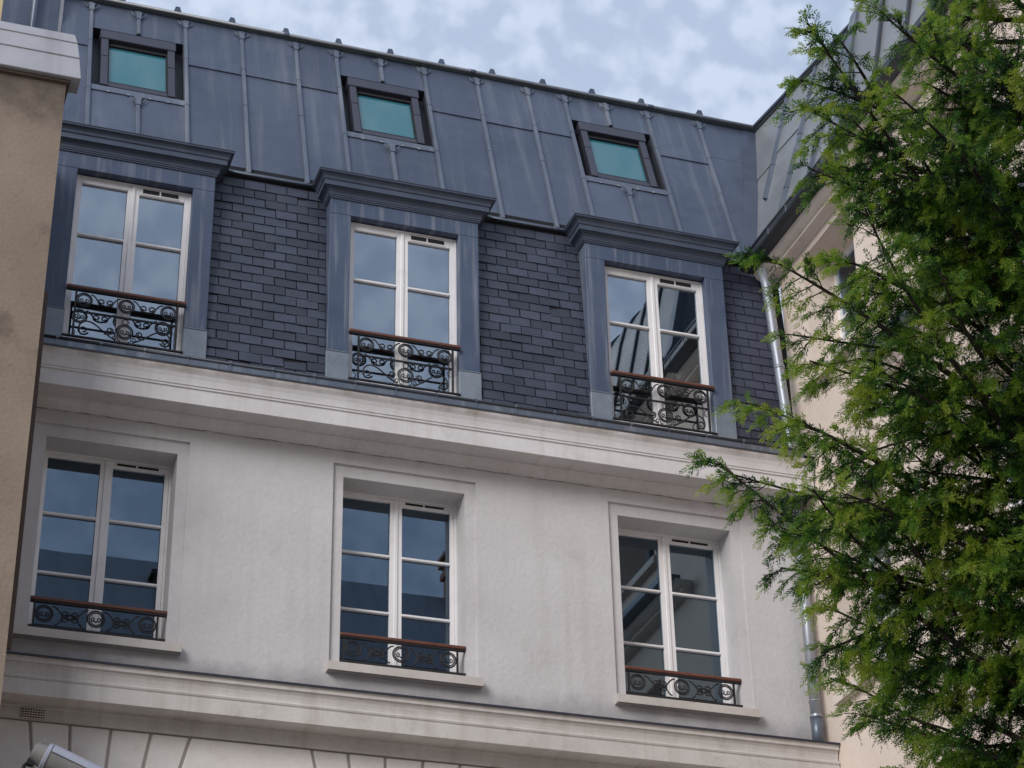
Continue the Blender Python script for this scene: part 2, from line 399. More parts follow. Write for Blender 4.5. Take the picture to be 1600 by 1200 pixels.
def ring_mesh(x, z, y, rx=.072):
    m = MB()
    m.tube(flat(arc(x, z, rx, 0, 2 * math.pi, 22)[:-1], y), .0078, 6, True)
    m.tube(flat(arc(x, z, rx * .78, 0, 2 * math.pi, 20)[:-1], y), .0062, 6, True)
    for s in (-1, 1):
        p = [(x, z - rx * .45)] + [(x + s * q[0], z + q[1]) for q in spiral(rx * .32, -.004, rx * .30, -math.pi * .75, 1.15, 14)]
        m.tube(flat(p, y), .0056, 6)
    return m
def s_scroll(x, z, y, s, L=.15):
    # tail runs from the ring, crosses the middle and curls up
    tail = bez((x - s * L, z + .050), (x - s * L * .60, z + .055), (x - s * .055, z - .085), (x + s * .010, z - .048), 9)
    curl = [(x + s * q[0], z + q[1]) for q in spiral(.036, -.012, .038, math.pi * 1.28, 1.35, 18)]
    return MB().tube(flat(tail + curl, y), .0070, 6)
def tiny_curl(x, z, y, s, L=.14):
    tail = bez((x - s * L, z - .052), (x - s * L * .6, z - .075), (x - s * .05, z + .03), (x - s * .005, z - .012), 8)
    return MB().tube(flat(tail, y), .0064, 6)
def railing_lower(x0):
    y = .045; f = MB()
    f.box(x0 + .002, x0 + WW - .002, y - .018, y + .018, -1.567, -1.553)
    f.box(x0 + .002, x0 + WW - .002, y - .012, y + .012, -1.792, -1.775)
    for px in (x0 + .040, x0 + WW - .075): f.box(px - .008, px + .008, y - .008, y + .008, -1.775, -1.567)
    o = f.build('railing', 'iron', house)
    sub(MB().box(x0 + .001, x0 + WW - .001, y - .028, y + .028, -1.553, -1.522), 'handrail', 'rail_wood', o, bevel=.006)
    zc = -1.662; a, b = x0 + .125, x0 + WW - .16; mid = (a + b) / 2
    for cx in (a, mid, b): sub(ring_mesh(cx, zc, y), 'ring', 'iron', o, smooth=True)
    for m_ in ((a + mid) / 2, (mid + b) / 2):
        for s in (-1, 1):
            sub(s_scroll(m_, zc + .02, y, s), 'scroll', 'iron', o, smooth=True)
            lo = s_scroll(m_, zc + .028, y + .003, s, .12); lo.v = [(a_, b_, 2 * zc - c_ - .012) for a_, b_, c_ in lo.v]
            sub(lo, 'scroll', 'iron', o, smooth=True)
    return o
def railing_dormer(c):
    y = .050; x0, x1 = c - DW / 2, c + DW / 2; f = MB()
    f.box(x0 + .002, x1 - .002, y - .018, y + .018, 1.545, 1.559)
    f.box(x0 - .0, x1 + .0, y - .012, y + .012, 1.052, 1.066)
    for px in (x0 + .095, x1 - .075): f.box(px - .009, px + .009, y - .009, y + .009, 1.066, 1.545)
    f.box(x0 + .095, x1 - .075, y - .010, y + .010, 1.318, 1.332)
    o = f.build('railing', 'iron', house)
    sub(MB().box(x0 + .001, x1 - .001, y - .028, y + .028, 1.559, 1.590), 'handrail', 'rail_wood', o, bevel=.006)
    a, b = x0 + .172, x1 - .155; mid = (a + b) / 2; zc = 1.452
    for cx in (a, mid, b): sub(ring_mesh(cx, zc, y, .070), 'ring', 'iron', o, smooth=True)
    for m_ in ((a + mid) / 2, (mid + b) / 2):
        for s in (-1, 1):
            sub(s_scroll(m_, zc + .018, y, s, .135), 'scroll', 'iron', o, smooth=True)
    sub(ring_mesh(mid, 1.180, y, .074), 'ring', 'iron', o, smooth=True)
    sub(MB().tube(flat(arc(mid, 1.284, .026, 0, 2 * math.pi, 16)[:-1], y), .005, 5, True), 'ring', 'iron', o, smooth=True)
    hw = mid - (x0 + .105)
    for s in (-1, 1):
        P = lambda u, v: (mid + s * (hw - u), v)
        # big S: curl by the post, over the top, diagonal down to the middle
        p = [P(q[0], q[1]) for q in spiral(.082, 1.135, .050, -.4, -1.25, 16)][::-1]
        p += [P(*q) for q in bez((.128, 1.116), (.02, 1.02), (.0, 1.225), (.11, 1.235), 10)]
        p += [P(*q) for q in bez((.11, 1.235), (.20, 1.235), (.25, 1.13), (.375, 1.080), 10)]
        sub(MB().tube(flat(p, y), .0078, 6), 'scroll', 'iron', o, smooth=True)
        p = [P(*q) for q in bez((.27, 1.130), (.30, 1.12), (.345, 1.13), (.345, 1.165), 5)]
        p += [P(q[0], q[1]) for q in spiral(.318, 1.172, .030, -.2, 1.2, 14)]
        sub(MB().tube(flat(p, y), .0070, 6), 'scroll', 'iron', o, smooth=True)
        p = [P(hw - .035 + .0, 1.075)] + [P(q[0] + hw - .085, q[1]) for q in spiral(0, 1.105, .028, -.6, 1.2, 14)]
        sub(MB().tube(flat(p, y), .005, 5), 'scroll', 'iron', o, smooth=True)
        p = [P(*q) for q in bez((.01, 1.31), (.05, 1.29), (.05, 1.25), (.01, 1.235), 6)]
        sub(MB().tube(flat(p, y), .005, 5), 'scroll', 'iron', o, smooth=True)
    return o

# --- sash windows (shared by floor windows and dormers)
def casement(o, x0, x1, zt, zb, y, bars, glass, stile=.058, top=.052, mull=.056, bottom=.10):
    xm = (x0 + x1) / 2
    for k, (a, b) in enumerate(((x0 + .018, xm - .003), (xm + .003, x1 - .018))):
        s = MB(); so_, si = (a, b)
        l = stile - .018 if k == 0 else mull - .003; r = mull - .003 if k == 0 else stile - .018
        t = zt - .018; tt = top - .018 + (.0 if k == 0 else .028)
        s.box(a, a + l, y, y + .05, zb + .02, t); s.box(b - r, b, y, y + .05, zb + .02, t)
        s.box(a + l, b - r, y, y + .05, t - tt, t); s.box(a + l, b - r, y, y + .05, zb + .02, zb + bottom)
        sub(s, 'sash', 'white_paint', o, bevel=.004)
        zs = [t - tt] + [z for z in bars] + [zb + bottom]
        for z in bars:
            sub(MB().box(a + l, b - r, y - .004, y + .042, z - .012, z + .012), 'glazing_bar', 'white_paint', o, bevel=.005)
        for i in range(len(zs) - 1):
            p = MB().box(a + l - .006, b - r + .006, y + .026, y + .030, zs[i + 1] - .006, zs[i] + .006)
            sub(p, 'pane', glass, o)
        if k == 1:
            sub(MB().box(a + l + .02, b - r - .05, y - .006, y + .002, t - tt + .012, t - .008), 'vent_cover', 'white_paint', o)
            sub(MB().box(a + l + .03, xm + (b - xm) * .46, y - .009, y - .0062, t - tt + .024, t - .016), 'vent_slot', 'black_rubber', o)
            sub(MB().box(xm + (b - xm) * .49, b - r - .06, y - .009, y - .0062, t - tt + .024, t - .016), 'vent_slot', 'black_rubber', o)
    sub(MB().box(xm - .018, xm + .018, y - .012, y + .0, zb + .02, zt - .02), 'astragal', 'white_paint', o, bevel=.005)

def room(o, x0, x1, y0, y1, z0, z1):
    a = [(x0, y0, z0), (x1, y0, z0), (x1, y0, z1), (x0, y0, z1)]; b = [(x, y1, z) for x, y, z in a]
    m = MB().add(a + b, [(0, 1, 5, 4), (1, 2, 6, 5), (2, 3, 7, 6), (3, 0, 4, 7), (4, 5, 6, 7)])
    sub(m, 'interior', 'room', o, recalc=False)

def floor_window(x0):
    x1 = x0 + WW; y = .30
    f = MB()
    for (a, b) in ((x0, x0 + .017), (x1 - .017, x1)): f.box(a, b, y - .012, y + .06, WB - .02, 0.0)
    f.box(x0 + .017, x1 - .017, y - .012, y + .06, -.017, 0.0); f.box(x0 + .017, x1 - .017, y - .012, y + .06, WB - .02, WB + .018)
    o = f.build('window', 'white_paint', house)
    casement(o, x0, x1, 0.0, WB, y, (-.600, -1.165), 'glass_floor')
    s = MB(); holes_wall(s, [x0 - .10, x1 + .10], [-1.85, .12], [(x0, x1, -1.85, 0.0)], .028, .37)
    sub(s, 'surround', 'plaster', o)
    # sloping stone sill
    sub(MB().prism_x([(-.088, -1.928), (-.088, -1.852), (.0, -1.838), (.36, -1.812), (.36, -1.928), (-.055, -1.928), (-.055, -1.918), (-.068, -1.918), (-.068, -1.928)], x0 - .127, x1 + .122), 'sill', 'sill_stone', o, bevel=.0)
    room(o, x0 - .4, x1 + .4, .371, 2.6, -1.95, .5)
    return o
W0 = floor_window(WX[0]); R0 = railing_lower(WX[0])
wins = [W0] + [copy_tree(W0, house, (x - WX[0], 0, 0)) for x in WX[1:]]
[copy_tree(R0, house, (x - WX[0], 0, 0)) for x in WX[1:]]

# --- dormers
def dormer(c):
    x0, x1 = c - DW / 2, c + DW / 2; y = .165
    o = MB().box(x0 - JW, x1 + JW, YD, .60, DT + .0005, 3.10).build('dormer', 'dormer_paint', house, bevel=.003)
    for (a, b) in ((x0 - JW, x0), (x1, x1 + JW)): sub(MB().box(a, b, YD, .55, DB - .02, DT), 'jamb', 'dormer_paint', o, bevel=.004)
    sub(MB().box(x0, x1, YD + .11, .55, DT - .012, DT), 'head_lining', 'dormer_paint', o)
    for (a, b) in ((x0 - JW - .008, x0 + .006), (x1 - .006, x1 + JW + .008)):
        sub(MB().box(a, b, YD - .016, YD + .30, DB - .06, 1.325).box(a - .003, b + .003, YD - .021, YD + .30, 1.325, 1.337), 'pilaster_base', 'base_zinc', o, bevel=.004)
    # crown moulding, mitred round three sides
    pr = [(.0, 3.070), (.012, 3.070), (.012, 3.084), (.020, 3.086), (.020, 3.100), (.026, 3.103), (.030, 3.128), (.044, 3.152), (.070, 3.166), (.088, 3.168), (.088, 3.222),
          (.096, 3.226), (.100, 3.232), (.104, 3.255), (.120, 3.276), (.138, 3.284), (.145, 3.286), (.145, 3.302), (.0, 3.306)]
    xa, xb = x0 - JW, x1 + JW; yb = .46
    rings = [[(xa - q, yb, z) for q, z in pr], [(xa - q, YD - q, z) for q, z in pr], [(xb + q, YD - q, z) for q, z in pr], [(xb + q, yb, z) for q, z in pr]]
    sub(MB().loft(rings, True, True), 'crown', 'dormer_crown', o)
    sub(MB().prism_x([(YD - .150, 3.303), (YD - .150, 3.309), (.34, 3.345), (.50, 3.345), (.50, 3.303)], xa - .150, xb + .150), 'crown_flashing', 'zinc_dark', o)
    sub(MB().prism_y([(c + .05, 3.315), (c + .11, 3.315), (c + .10, 3.372), (c + .092, 3.385), (c + .068, 3.385), (c + .06, 3.372)], YD - .05, YD - .02), 'flashing_tab', 'zinc_batten', o)
    # window
    f = MB()
    for (a, b) in ((x0, x0 + .017), (x1 - .017, x1)): f.box(a, b, y - .012, y + .06, DB, DT - .012)
    f.box(x0 + .017, x1 - .017, y - .012, y + .06, DT - .03, DT - .012); f.box(x0 + .017, x1 - .017, y - .012, y + .06, DB, DB + .02)
    sub(f, 'window_frame', 'white_paint', o)
    casement(o, x0, x1, DT - .012, DB, y, (2.240, 1.665), 'glass_dormer', stile=.062, top=.075)
    sub(MB().prism_x([(YD - .045, DB - .055), (YD - .045, DB - .02), (y, DB + .0), (y, DB - .055)], x0, x1), 'sill', 'zinc_batten', o)
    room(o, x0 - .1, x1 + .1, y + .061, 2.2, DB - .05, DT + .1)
    return o
D0 = dormer(DC[0]); RD0 = railing_dormer(DC[0])
dorms = [D0] + [copy_tree(D0, house, (c - DC[0], 0, 0)) for c in DC[1:]]
[copy_tree(RD0, house, (c - DC[0], 0, 0)) for c in DC[1:]]
# curtains behind the two left dormers, a slatted blind in the right one
for i in (0, 1):
    c = DC[i]; m = MB(); n = 60
    pts = [(c - DW / 2 + DW * k / n, .30 + .003 * math.sin(k * 1.25) + .004 * math.sin(k * .53)) for k in range(n + 1)]
    m.loft([[(x, y, DB + .02) for x, y in pts], [(x, y, DT - .05) for x, y in pts]], False, False)
    sub(m, 'curtain', 'curtain', dorms[i], smooth=True, recalc=False)
m = MB(); z = DB + .03
while z < DT - .06:
    for a, b in ((DC[2] - DW / 2 + .05, DC[2] - .05), (DC[2] + .05, DC[2] + DW / 2 - .05)):
        m.add([(a, .250, z), (b, .250, z), (b, .2505, z + .0150), (a, .2505, z + .0150)], [(0, 1, 2, 3)])
    z += .0215
bl = m.build('blind', 'blind', dorms[2]); bl['kind'] = 'stuff'
# old panes are never quite in one plane
for o in list(col.objects):
    if o.name.startswith('pane'):
        o.rotation_euler = (math.radians(random.gauss(0, .12)), 0, math.radians(random.gauss(0, .12)))

# --- slate band
SL = .085
def sy(z): return .072 + SL * (z - .9)
slate_roof = None
for (a, b) in ((XL0, DC[0] - DW / 2 - JW), (DC[0] + DW / 2 + JW, DC[1] - DW / 2 - JW), (DC[1] + DW / 2 + JW, DC[2] - DW / 2 - JW), (DC[2] + DW / 2 + JW, 7.7)):
    m = MB().add([(a - .03, sy(.95), .95), (b + .03, sy(.95), .95), (b + .03, sy(3.4), 3.4), (a - .03, sy(3.4), 3.4)], [(0, 1, 2, 3)])
    if slate_roof is None: slate_roof = m.build('slate_roof', 'slate_back', house, recalc=False)
    else: sub(m, 'slate_deck', 'slate_back', slate_roof, recalc=False)
SWID, SEXP = .2145, .1026
TILT = math.atan(SL)
smesh = {}
def slate_mesh(wd):
    k = round(wd, 3)
    if k not in smesh:
        m = MB(); h = SEXP + .006; t = .006; g_ = .0050
        # lower edge sits proud on the row beneath, upper edge tucks under the next row
        m.hexa([(-wd / 2 + g_, -.0125, 0), (wd / 2 - g_, -.0125, 0), (wd / 2 - g_, -.0125 + t, 0), (-wd / 2 + g_, -.0125 + t, 0),
                (-wd / 2 + g_, -.0030, h), (wd / 2 - g_, -.0030, h), (wd / 2 - g_, -.0030 + t, h), (-wd / 2 + g_, -.0030 + t, h)])
        me = bpy.data.meshes.new('slate'); me.from_pydata(m.v, [], m.f); me.materials.append(MATS['slate']); smesh[k] = me
    return smesh[k]
secs = [(DC[0] + DW / 2 + JW, DC[1] - DW / 2 - JW, 0), (DC[1] + DW / 2 + JW, DC[2] - DW / 2 - JW, 0), (DC[2] + DW / 2 + JW, 7.60, 1)]
slates = []
for (a, b, k) in secs:
    row = 0; z = .985
    while z < 3.24:
        x = 1.93 + (SWID / 2 if row % 2 else 0); x -= SWID * math.ceil((x - a) / SWID)
        while x < b:
            xa, xb = max(x, a), min(x + SWID, b)
            if xb - xa > .02: slates.append((k, xa, xb, z, row))
            x += SWID
        z += SEXP; row += 1
slates.sort(key=lambda s: s[0])
rest = MB()
for i, (k, xa, xb, z, row) in enumerate(slates):
    wd = xb - xa; xc = (xa + xb) / 2 + random.gauss(0, .0012); zc = z + random.gauss(0, .0015); yc = sy(zc) + random.gauss(0, .0012)
    slip = random.random() < .035
    if slip: zc -= random.uniform(.004, .014)
    if i < 300:
        o = bpy.data.objects.new('slate', slate_mesh(wd)); col.objects.link(o)
        place(o, (xc, yc, zc + Z0), slate_roof); o.rotation_euler = (-TILT + random.gauss(0, .014), random.gauss(0, .012) + (random.uniform(-.05, .05) if slip else 0), random.gauss(0, .010))
    else:
        g_ = .0050; z1_ = z + SEXP + .006; y0 = sy(z) - .0125; y1 = sy(z1_) - .003
        rest.hexa([(xa + g_, y0, z), (xb - g_, y0, z), (xb - g_, y0 + .006, z), (xa + g_, y0 + .006, z), (xa + g_, y1, z1_), (xb - g_, y1, z1_), (xb - g_, y1 + .006, z1_), (xa + g_, y1 + .006, z1_)])
if rest.v:
    ro = rest.build('slate_field', 'slate', slate_roof); ro['kind'] = 'stuff'

# --- zinc upper roof
YB, ZB, YR, ZR = .266, 3.311, 1.108, 5.790
RL = math.hypot(YR - YB, ZR - ZB); ry, rz = (YR - YB) / RL, (ZR - ZB) / RL
def rp(x, s, n): return (x, YB + ry * s - rz * n, ZB + rz * s + ry * n)
def s_of(z): return (z - ZB) / rz
def rbox(m, x0, x1, s0, s1, n0, n1):
    return m.hexa([rp(x0, s0, n0), rp(x1, s0, n0), rp(x1, s0, n1), rp(x0, s0, n1), rp(x0, s1, n0), rp(x1, s1, n0), rp(x1, s1, n1), rp(x0, s1, n1)])
# wing roof surface (used for the valley)
def wing_top_x(y): return 8.086 - (y - 1.13) * .118
WZ0, WZ1, WXE = 3.15, 5.82, 7.45
def wing_pt(y, z, n=0.0):
    h = (z - WZ0) / (WZ1 - WZ0); x = WXE + (wing_top_x(y) - WXE) * h
    return (x - n * .97, y, z + n * .23)
def valley(z):
    y = YB + (z - ZB) * ry / rz
    return wing_pt(y, z)
deck = MB(); zs = [3.30, 4.2, 5.0, 5.79]
deck.add([rp(XL0 + .1, 0, -.13), rp(7.3, 0, -.13), rp(8.0, RL, -.13), rp(XL0 + .1, RL, -.13)], [(0, 1, 2, 3)])
zroof = deck.build('zinc_roof', 'zinc_dark', house, recalc=False)
SEAM = [.494, 1.478, 2.080, 2.668, 3.113, 4.097, 4.699, 5.285, 5.722, 6.706, 7.334]
SC = [.986, 3.605, 6.214]
SMID = s_of(4.962)
def panel(x0, x1, s0, s1, n0=.0): sub(rbox(MB(), x0, x1, s0, s1, n0 - .012, n0), 'zinc_sheet', 'zinc', zroof)
s_lo, s_hi = s_of(4.320), s_of(5.312)
bounds = [XL0 + .1] + SEAM
for i in range(len(bounds) - 1):
    a, b = bounds[i], bounds[i + 1]
    cs = [c for c in SC if a < c < b]
    if cs:
        c = cs[0]
        for (p, q) in ((a, c), (c, b)):
            panel(p + .002, q - .002, s_hi, 2.615, .004); panel(p + .002, q - .002, .0, s_lo - .075, 0)
        sub(rbox(MB(), a + .004, b - .004, s_lo - .085, s_lo, -.010, .012), 'sill_flashing', 'zinc_batten', zroof)
        for t in (-.3, -.1, .12, .3): sub(rbox(MB(), c + t - .012, c + t + .012, s_lo - .093, s_lo - .070, .012, .016), 'fixing_clip', 'zinc_pale', zroof)
    else:
        jit = random.uniform(-.01, .01)
        panel(a + .002, b - .002, 0, SMID + .02 + jit, 0); panel(a + .002, b - .002, SMID + jit, 2.615, .013)
def poly_sheet(pts, name, th=.01):
    # pts on the roof plane as (x, s); thin sheet
    m = MB(); m.loft([[rp(x, s, -th) for x, s in pts], [rp(x, s, 0.004) for x, s in pts]])
    return sub(m, name, 'zinc', zroof)
def vx(s): return valley(ZB + rz * s)[0]
for (s0, s1) in ((0, s_of(5.10)), (s_of(5.10) + .004, 2.615)):
    poly_sheet([(7.334, s0), (vx(s0) - .16, s0), (vx(s1) - .16, s1), (7.334, s1)], 'zinc_sheet')
for (s0, s1) in ((0, s_of(4.81)), (s_of(4.81) + .004, 2.615)):
    m = MB(); pts = [(vx(s0) - .165, s0), (vx(s0) + .03, s0), (vx(s1) + .03, s1), (vx(s1) - .165, s1)]
    m.loft([[rp(x, s, -.01) for x, s in pts], [rp(x, s, .009) for x, s in pts]]); sub(m, 'valley_sheet', 'zinc', zroof)
def batten(x, s0, s1, cap=True, joints=()):
    m = MB()
    def pr(s, wb, wt, h): return [rp(x - wb, s, -.002), rp(x + wb, s, -.002), rp(x + wt, s, h), rp(x - wt, s, h)]
    m.loft([pr(s0, .027, .018, .034), pr(s1, .027, .018, .034)])
    for j in joints: m.loft([pr(j - .009, .031, .022, .038), pr(j + .009, .031, .022, .038)])
    if s0 < .05: m.loft([pr(-.01, .033, .012, .026), pr(.09, .031, .022, .038)])
    o = sub(m, 'batten', 'zinc_batten', zroof, bevel=.003)
    if cap:
        c = MB(); t = s1
        def pc(s, wb, h): return [rp(x - wb, s, 0), rp(x + wb, s, 0), rp(x + wb * .85, s, h), rp(x - wb * .85, s, h)]
        c.loft([pc(t - .15, .030, .040), pc(t - .07, .030, .042), pc(t - .02, .046, .036), pc(t, .056, .022)])
        for sgn in (-1, 1):
            pts = [rp(x + sgn * (.020 + .058 * math.sin(a)), t - .095 + .085 * (1 - math.cos(a)), .020 + .012 * math.sin(a)) for a in np.linspace(0, 1.45, 7)]
            c.tube(pts, [.008, .009, .009, .008, .007, .006, .003], 5)
        sub(c, 'batten_cap', 'zinc_batten', zroof)
for x in SEAM:
    near = [c for c in SC if abs(abs(x - c) - .49) < .03]
    batten(x, 0.0, 2.545, True, (s_of(4.42) if not near else s_lo - .08, SMID + .09))
for c in SC:
    batten(c, s_hi + .0, 2.545, True, ())
    batten(c + .0, 0.02, s_lo - .10, True, ())
# break strip between slates and zinc
for (a, b, k) in secs:
    bso = MB().prism_x([(YB - .030, 3.286), (YB - .030, 3.298), (YB + .004, 3.318), (YB + .03, 3.318), (YB + .03, 3.286)], a - .02, b + .02).build('drip_strip', 'zinc_dark', house)
    sub(MB().tube([(a - .02, YB - .034, 3.292), (b + .02, YB - .034, 3.292)], .013, 7), 'drip_bead', 'zinc_batten', bso, smooth=True)
# ridge
rg = MB().prism_x([(YR - .045, ZR - .02), (YR - .045, ZR + .045), (YR - .03, ZR + .055), (YR + .02, ZR + .058), (YR + .02, ZR - .02)], XL0 + .1, 8.05)
ridge = rg.build('ridge_flashing', 'ridge_metal', house)
sub(MB().tube([(XL0 + .1, YR - .062, ZR + .004), (8.03, YR - .062, ZR + .004)], .018, 8), 'ridge_bead', 'zinc_pale', ridge, smooth=True)
for i in range(4):
    xx = .4 + i * 2.1
    sub(MB().tube([(xx, YR - .062, ZR + .008), (xx + .09, YR - .062, ZR + .008)], .024, 8), 'bead_sleeve', 'zinc_batten', ridge, smooth=True)
tabx = [.215, .801, 1.392, 1.977, 2.564, 3.145, 3.727, 4.310, 4.894, 5.487, 6.072, 6.666, 7.378]
for x in tabx:
    sub(MB().prism_y([(x - .042, ZR + .050), (x + .042, ZR + .050), (x + .022, ZR + .120), (x - .022, ZR + .120)], YR - .035, YR + .5), 'ridge_tab', 'zinc', ridge)
MB().add([(XL0 + .1, YR, ZR + .03), (8.4, YR, ZR + .03), (8.4, 7.0, ZR + .5), (XL0 + .1, 7.0, ZR + .5)], [(0, 1, 2, 3)]).build('top_roof', 'zinc', house, recalc=False)

# --- skylights
def skylight(c):
    a, b = c - .478, c + .478
    m = MB(); s0, s1 = s_lo, s_hi; d = -.125
    # recessed well
    q = [rp(a, s0, .0), rp(b, s0, .0), rp(b, s1, .0), rp(a, s1, .0)]; r = [rp(a, s0, d), rp(b, s0, d), rp(b, s1, d), rp(a, s1, d)]
    m.add(q + r, [(0, 1, 5, 4), (1, 2, 6, 5), (2, 3, 7, 6), (3, 0, 4, 7), (4, 5, 6, 7)])
    o = m.build('skylight', 'zinc_dark', house, recalc=False)
    fs0, fs1 = s_of(4.352), s_of(5.272); x0, x1 = c - .378, c + .378
    gx0, gx1, gs0, gs1 = c - .292, c + .292, s_of(4.445), s_of(5.068)
    for (xa, xb, ns) in ((x0, gx0 - .012, 'side_cover'), (gx1 + .012, x1, 'side_cover')):
        sub(rbox(MB(), xa, xb, fs0, s_of(4.84), -.115, .010), ns, 'skylight_frame', o, bevel=.004)
        sub(rbox(MB(), xa, xb, s_of(4.84) + .004, fs1 - .08, -.115, .012), ns, 'skylight_frame', o, bevel=.004)
    sub(rbox(MB(), gx0 - .012, gx1 + .012, fs0 + .012, gs0 - .014, -.115, -.010), 'bottom_cover', 'skylight_frame', o, bevel=.004)
    sub(rbox(MB(), x0 - .012, x1 + .012, gs1 + .075, fs1 + .01, -.115, .022), 'hood', 'skylight_frame', o, bevel=.006)
    sub(rbox(MB(), gx0 - .012, gx1 + .012, gs1 + .012, gs1 + .075, -.115, -.030), 'top_rail', 'black_rubber', o)
    g_ = MB()
    rbox(g_, gx0 - .012, gx0, gs0 - .012, gs1 + .012, -.10, -.012); rbox(g_, gx1, gx1 + .012, gs0 - .012, gs1 + .012, -.10, -.012)
    rbox(g_, gx0, gx1, gs0 - .012, gs0, -.10, -.012); rbox(g_, gx0, gx1, gs1, gs1 + .012, -.10, -.012)
    sub(g_, 'gasket', 'black_rubber', o)
    sub(rbox(MB(), gx0, gx1, gs0, gs1, -.045, -.038), 'pane', 'glass_teal', o)
    return o
S0 = skylight(SC[0]); [copy_tree(S0, house, (c - SC[0], 0, 0)) for c in SC[1:]]

# --- rainwater pipes
up = MB().tube([(7.40, -.06, 3.02), (7.405, -.11, 2.80), (7.41, -.30, .86), (7.41, -.31, .74)], .050, 14).build('downpipe', 'pipe_metal', house, smooth=True)
for (z, y) in ((2.55, -.134), (1.78, -.209), (.98, -.288)):
    sub(MB().tube([(7.41, y, z), (7.411, y - .006, z - .035)], .056, 14), 'pipe_collar', 'pipe_metal', up, smooth=True)
sub(MB().prism_x([(-.40, .74), (-.22, .74), (-.24, .62), (-.38, .62)], 7.33, 7.49), 'hopper', 'zinc_batten', up)
dp = MB().tube([(7.500, -.115, .30), (7.500, -.115, -2.13)], .051, 16).build('downpipe', 'pipe_metal', house, smooth=True)
for z in (-.30, -1.72):
    sub(MB().tube([(7.5, -.115, z), (7.5, -.115, z - .012)], .056, 16), 'pipe_joint', 'pipe_metal', dp, smooth=True)
sub(MB().tube([(7.5, -.115, -1.86), (7.5, -.115, -1.885)], .060, 16).box(7.49, 7.51, -.12, .01, -1.885, -1.86), 'pipe_bracket', 'pipe_metal', dp)
sub(MB().tube([(7.5, -.115, -1.86), (7.5, -.115, -2.168)], .0545, 16), 'pipe_shoe', 'zinc_batten', dp, smooth=True)

# ================================================================== WING on the right
XW = 7.62
wing = thing('wing_house', (9.5, -4.0, 0), 'cream rendered house wing behind the yew tree, with a pale zinc roof', 'house')
wo_y = [-.52, -3.0, -5.5]          # window openings run to y - 1.06
def wpt(y, z, x=XW): return (x, y, z)
holes = []
for y in wo_y:
    holes.append((y - 1.06, y, 1.50, 2.90)); holes.append((y - 1.06, y, -1.76, .05)); holes.append((y - 1.06, y, -5.4, -3.4))
m = MB(); tmp = MB()
holes_wall(tmp, [-9.0, .0], [-Z0, 3.05], holes, 0.0, .40)
m.add([(XW + y, x, z) for x, y, z in tmp.v], tmp.f)
m.add([(XW, -9, -Z0), (15, -9, -Z0), (15, -9, 3.05), (XW, -9, 3.05)], [(0, 1, 2, 3)])
wwall = m.build('wall', 'cream', wing)
# eaves moulding along y
wp = [(0.0, 2.985), (-.02, 2.985), (-.03, 3.005), (-.06, 3.015), (-.115, 3.012), (-.115, 3.045), (-.135, 3.050), (-.17, 3.072), (-.19, 3.105), (-.20, 3.112), (-.20, 3.135), (.05, 3.135), (.05, 2.985)]
ev = MB().loft([[(XW + a, y, z) for a, z in wp] for y in (.18, -1.95)]).build('cornice', 'cream_moulding', wing)
gp = [(-.335, 3.150), (-.345, 3.165), (-.345, 3.235), (-.325, 3.240), (-.320, 3.180), (-.15, 3.180), (-.15, 3.137), (-.27, 3.137)]
wg = MB().loft([[(XW + a, y, z) for a, z in gp] for y in (.20, -1.93)]).build('gutter', 'zinc_dark', wing)
sub(MB().tube([(XW - .348, .20, 3.243), (XW - .348, -1.93, 3.243)], .014, 8), 'gutter_bead', 'zinc_batten', wg, smooth=True)
for i in range(5): sub(MB().box(XW - .352, XW - .3452, -.10 - i * .42, -.085 - i * .42, 3.15, 3.24), 'gutter_clip', 'zinc_batten', wg)
# zinc slope
wr = MB().add([wing_pt(1.2, WZ0, -.08), wing_pt(-1.95, WZ0, -.08), wing_pt(-1.95, WZ1, -.08), wing_pt(1.2, WZ1, -.08)], [(0, 1, 2, 3)]).build('zinc_roof', 'zinc_dark', wing, recalc=False)
wy = [.38, -.22, -.84, -1.45, -1.95]
def wsheet(y0, y1, z0, z1, n):
    m = MB()
    def vy(y, z): return min(y, YB + (z - ZB) * ry / rz - .0)
    k = 7; R_ = []
    for t in range(k):
        z = z0 + (z1 - z0) * t / (k - 1)
        yb_ = max(vy(y0, z), y1 + .001)
        R_.append([wing_pt(yb_, z, n), wing_pt(y1, z, n), wing_pt(y1, z, n - .010), wing_pt(yb_, z, n - .010)])
    m.loft(R_); sub(m, 'zinc_sheet', 'zinc_pale', wr)
yprev = 1.5
for i, y in enumerate(wy):
    zl = 4.94 + (0.0 if i else -.1)
    wsheet(yprev, y, 3.20 if i else 3.20, zl, .0); wsheet(yprev, y, zl - .01, WZ1, .010); yprev = y
for y in wy[:-1]:
    m = MB(); z0 = 3.22 if y < .2 else 4.28
    def sect(z): return [wing_pt(y - .026, z, .0), wing_pt(y + .026, z, .0), wing_pt(y + .017, z, .040), wing_pt(y - .017, z, .040)]
    def sect2(z): return [wing_pt(y - .031, z, .0), wing_pt(y + .031, z, .0), wing_pt(y + .021, z, .045), wing_pt(y - .021, z, .045)]
    m.loft([sect(z0), sect(WZ1 - .09)])
    for zj in (4.0, 4.75, 5.3):
        if zj > z0: m.loft([sect2(zj), sect2(zj + .02)])
    sub(m, 'batten', 'zinc_batten', wr)
m = MB(); pts = [(wing_top_x(y), y) for y in (1.10, -1.95)]
m.loft([[(px - .05, py, WZ1 - .05), (px - .05, py, WZ1 + .02), (px + .05, py, WZ1 + .03), (px + .05, py, WZ1 - .05)] for px, py in pts])
sub(m, 'ridge_flashing', 'ridge_metal', wr)
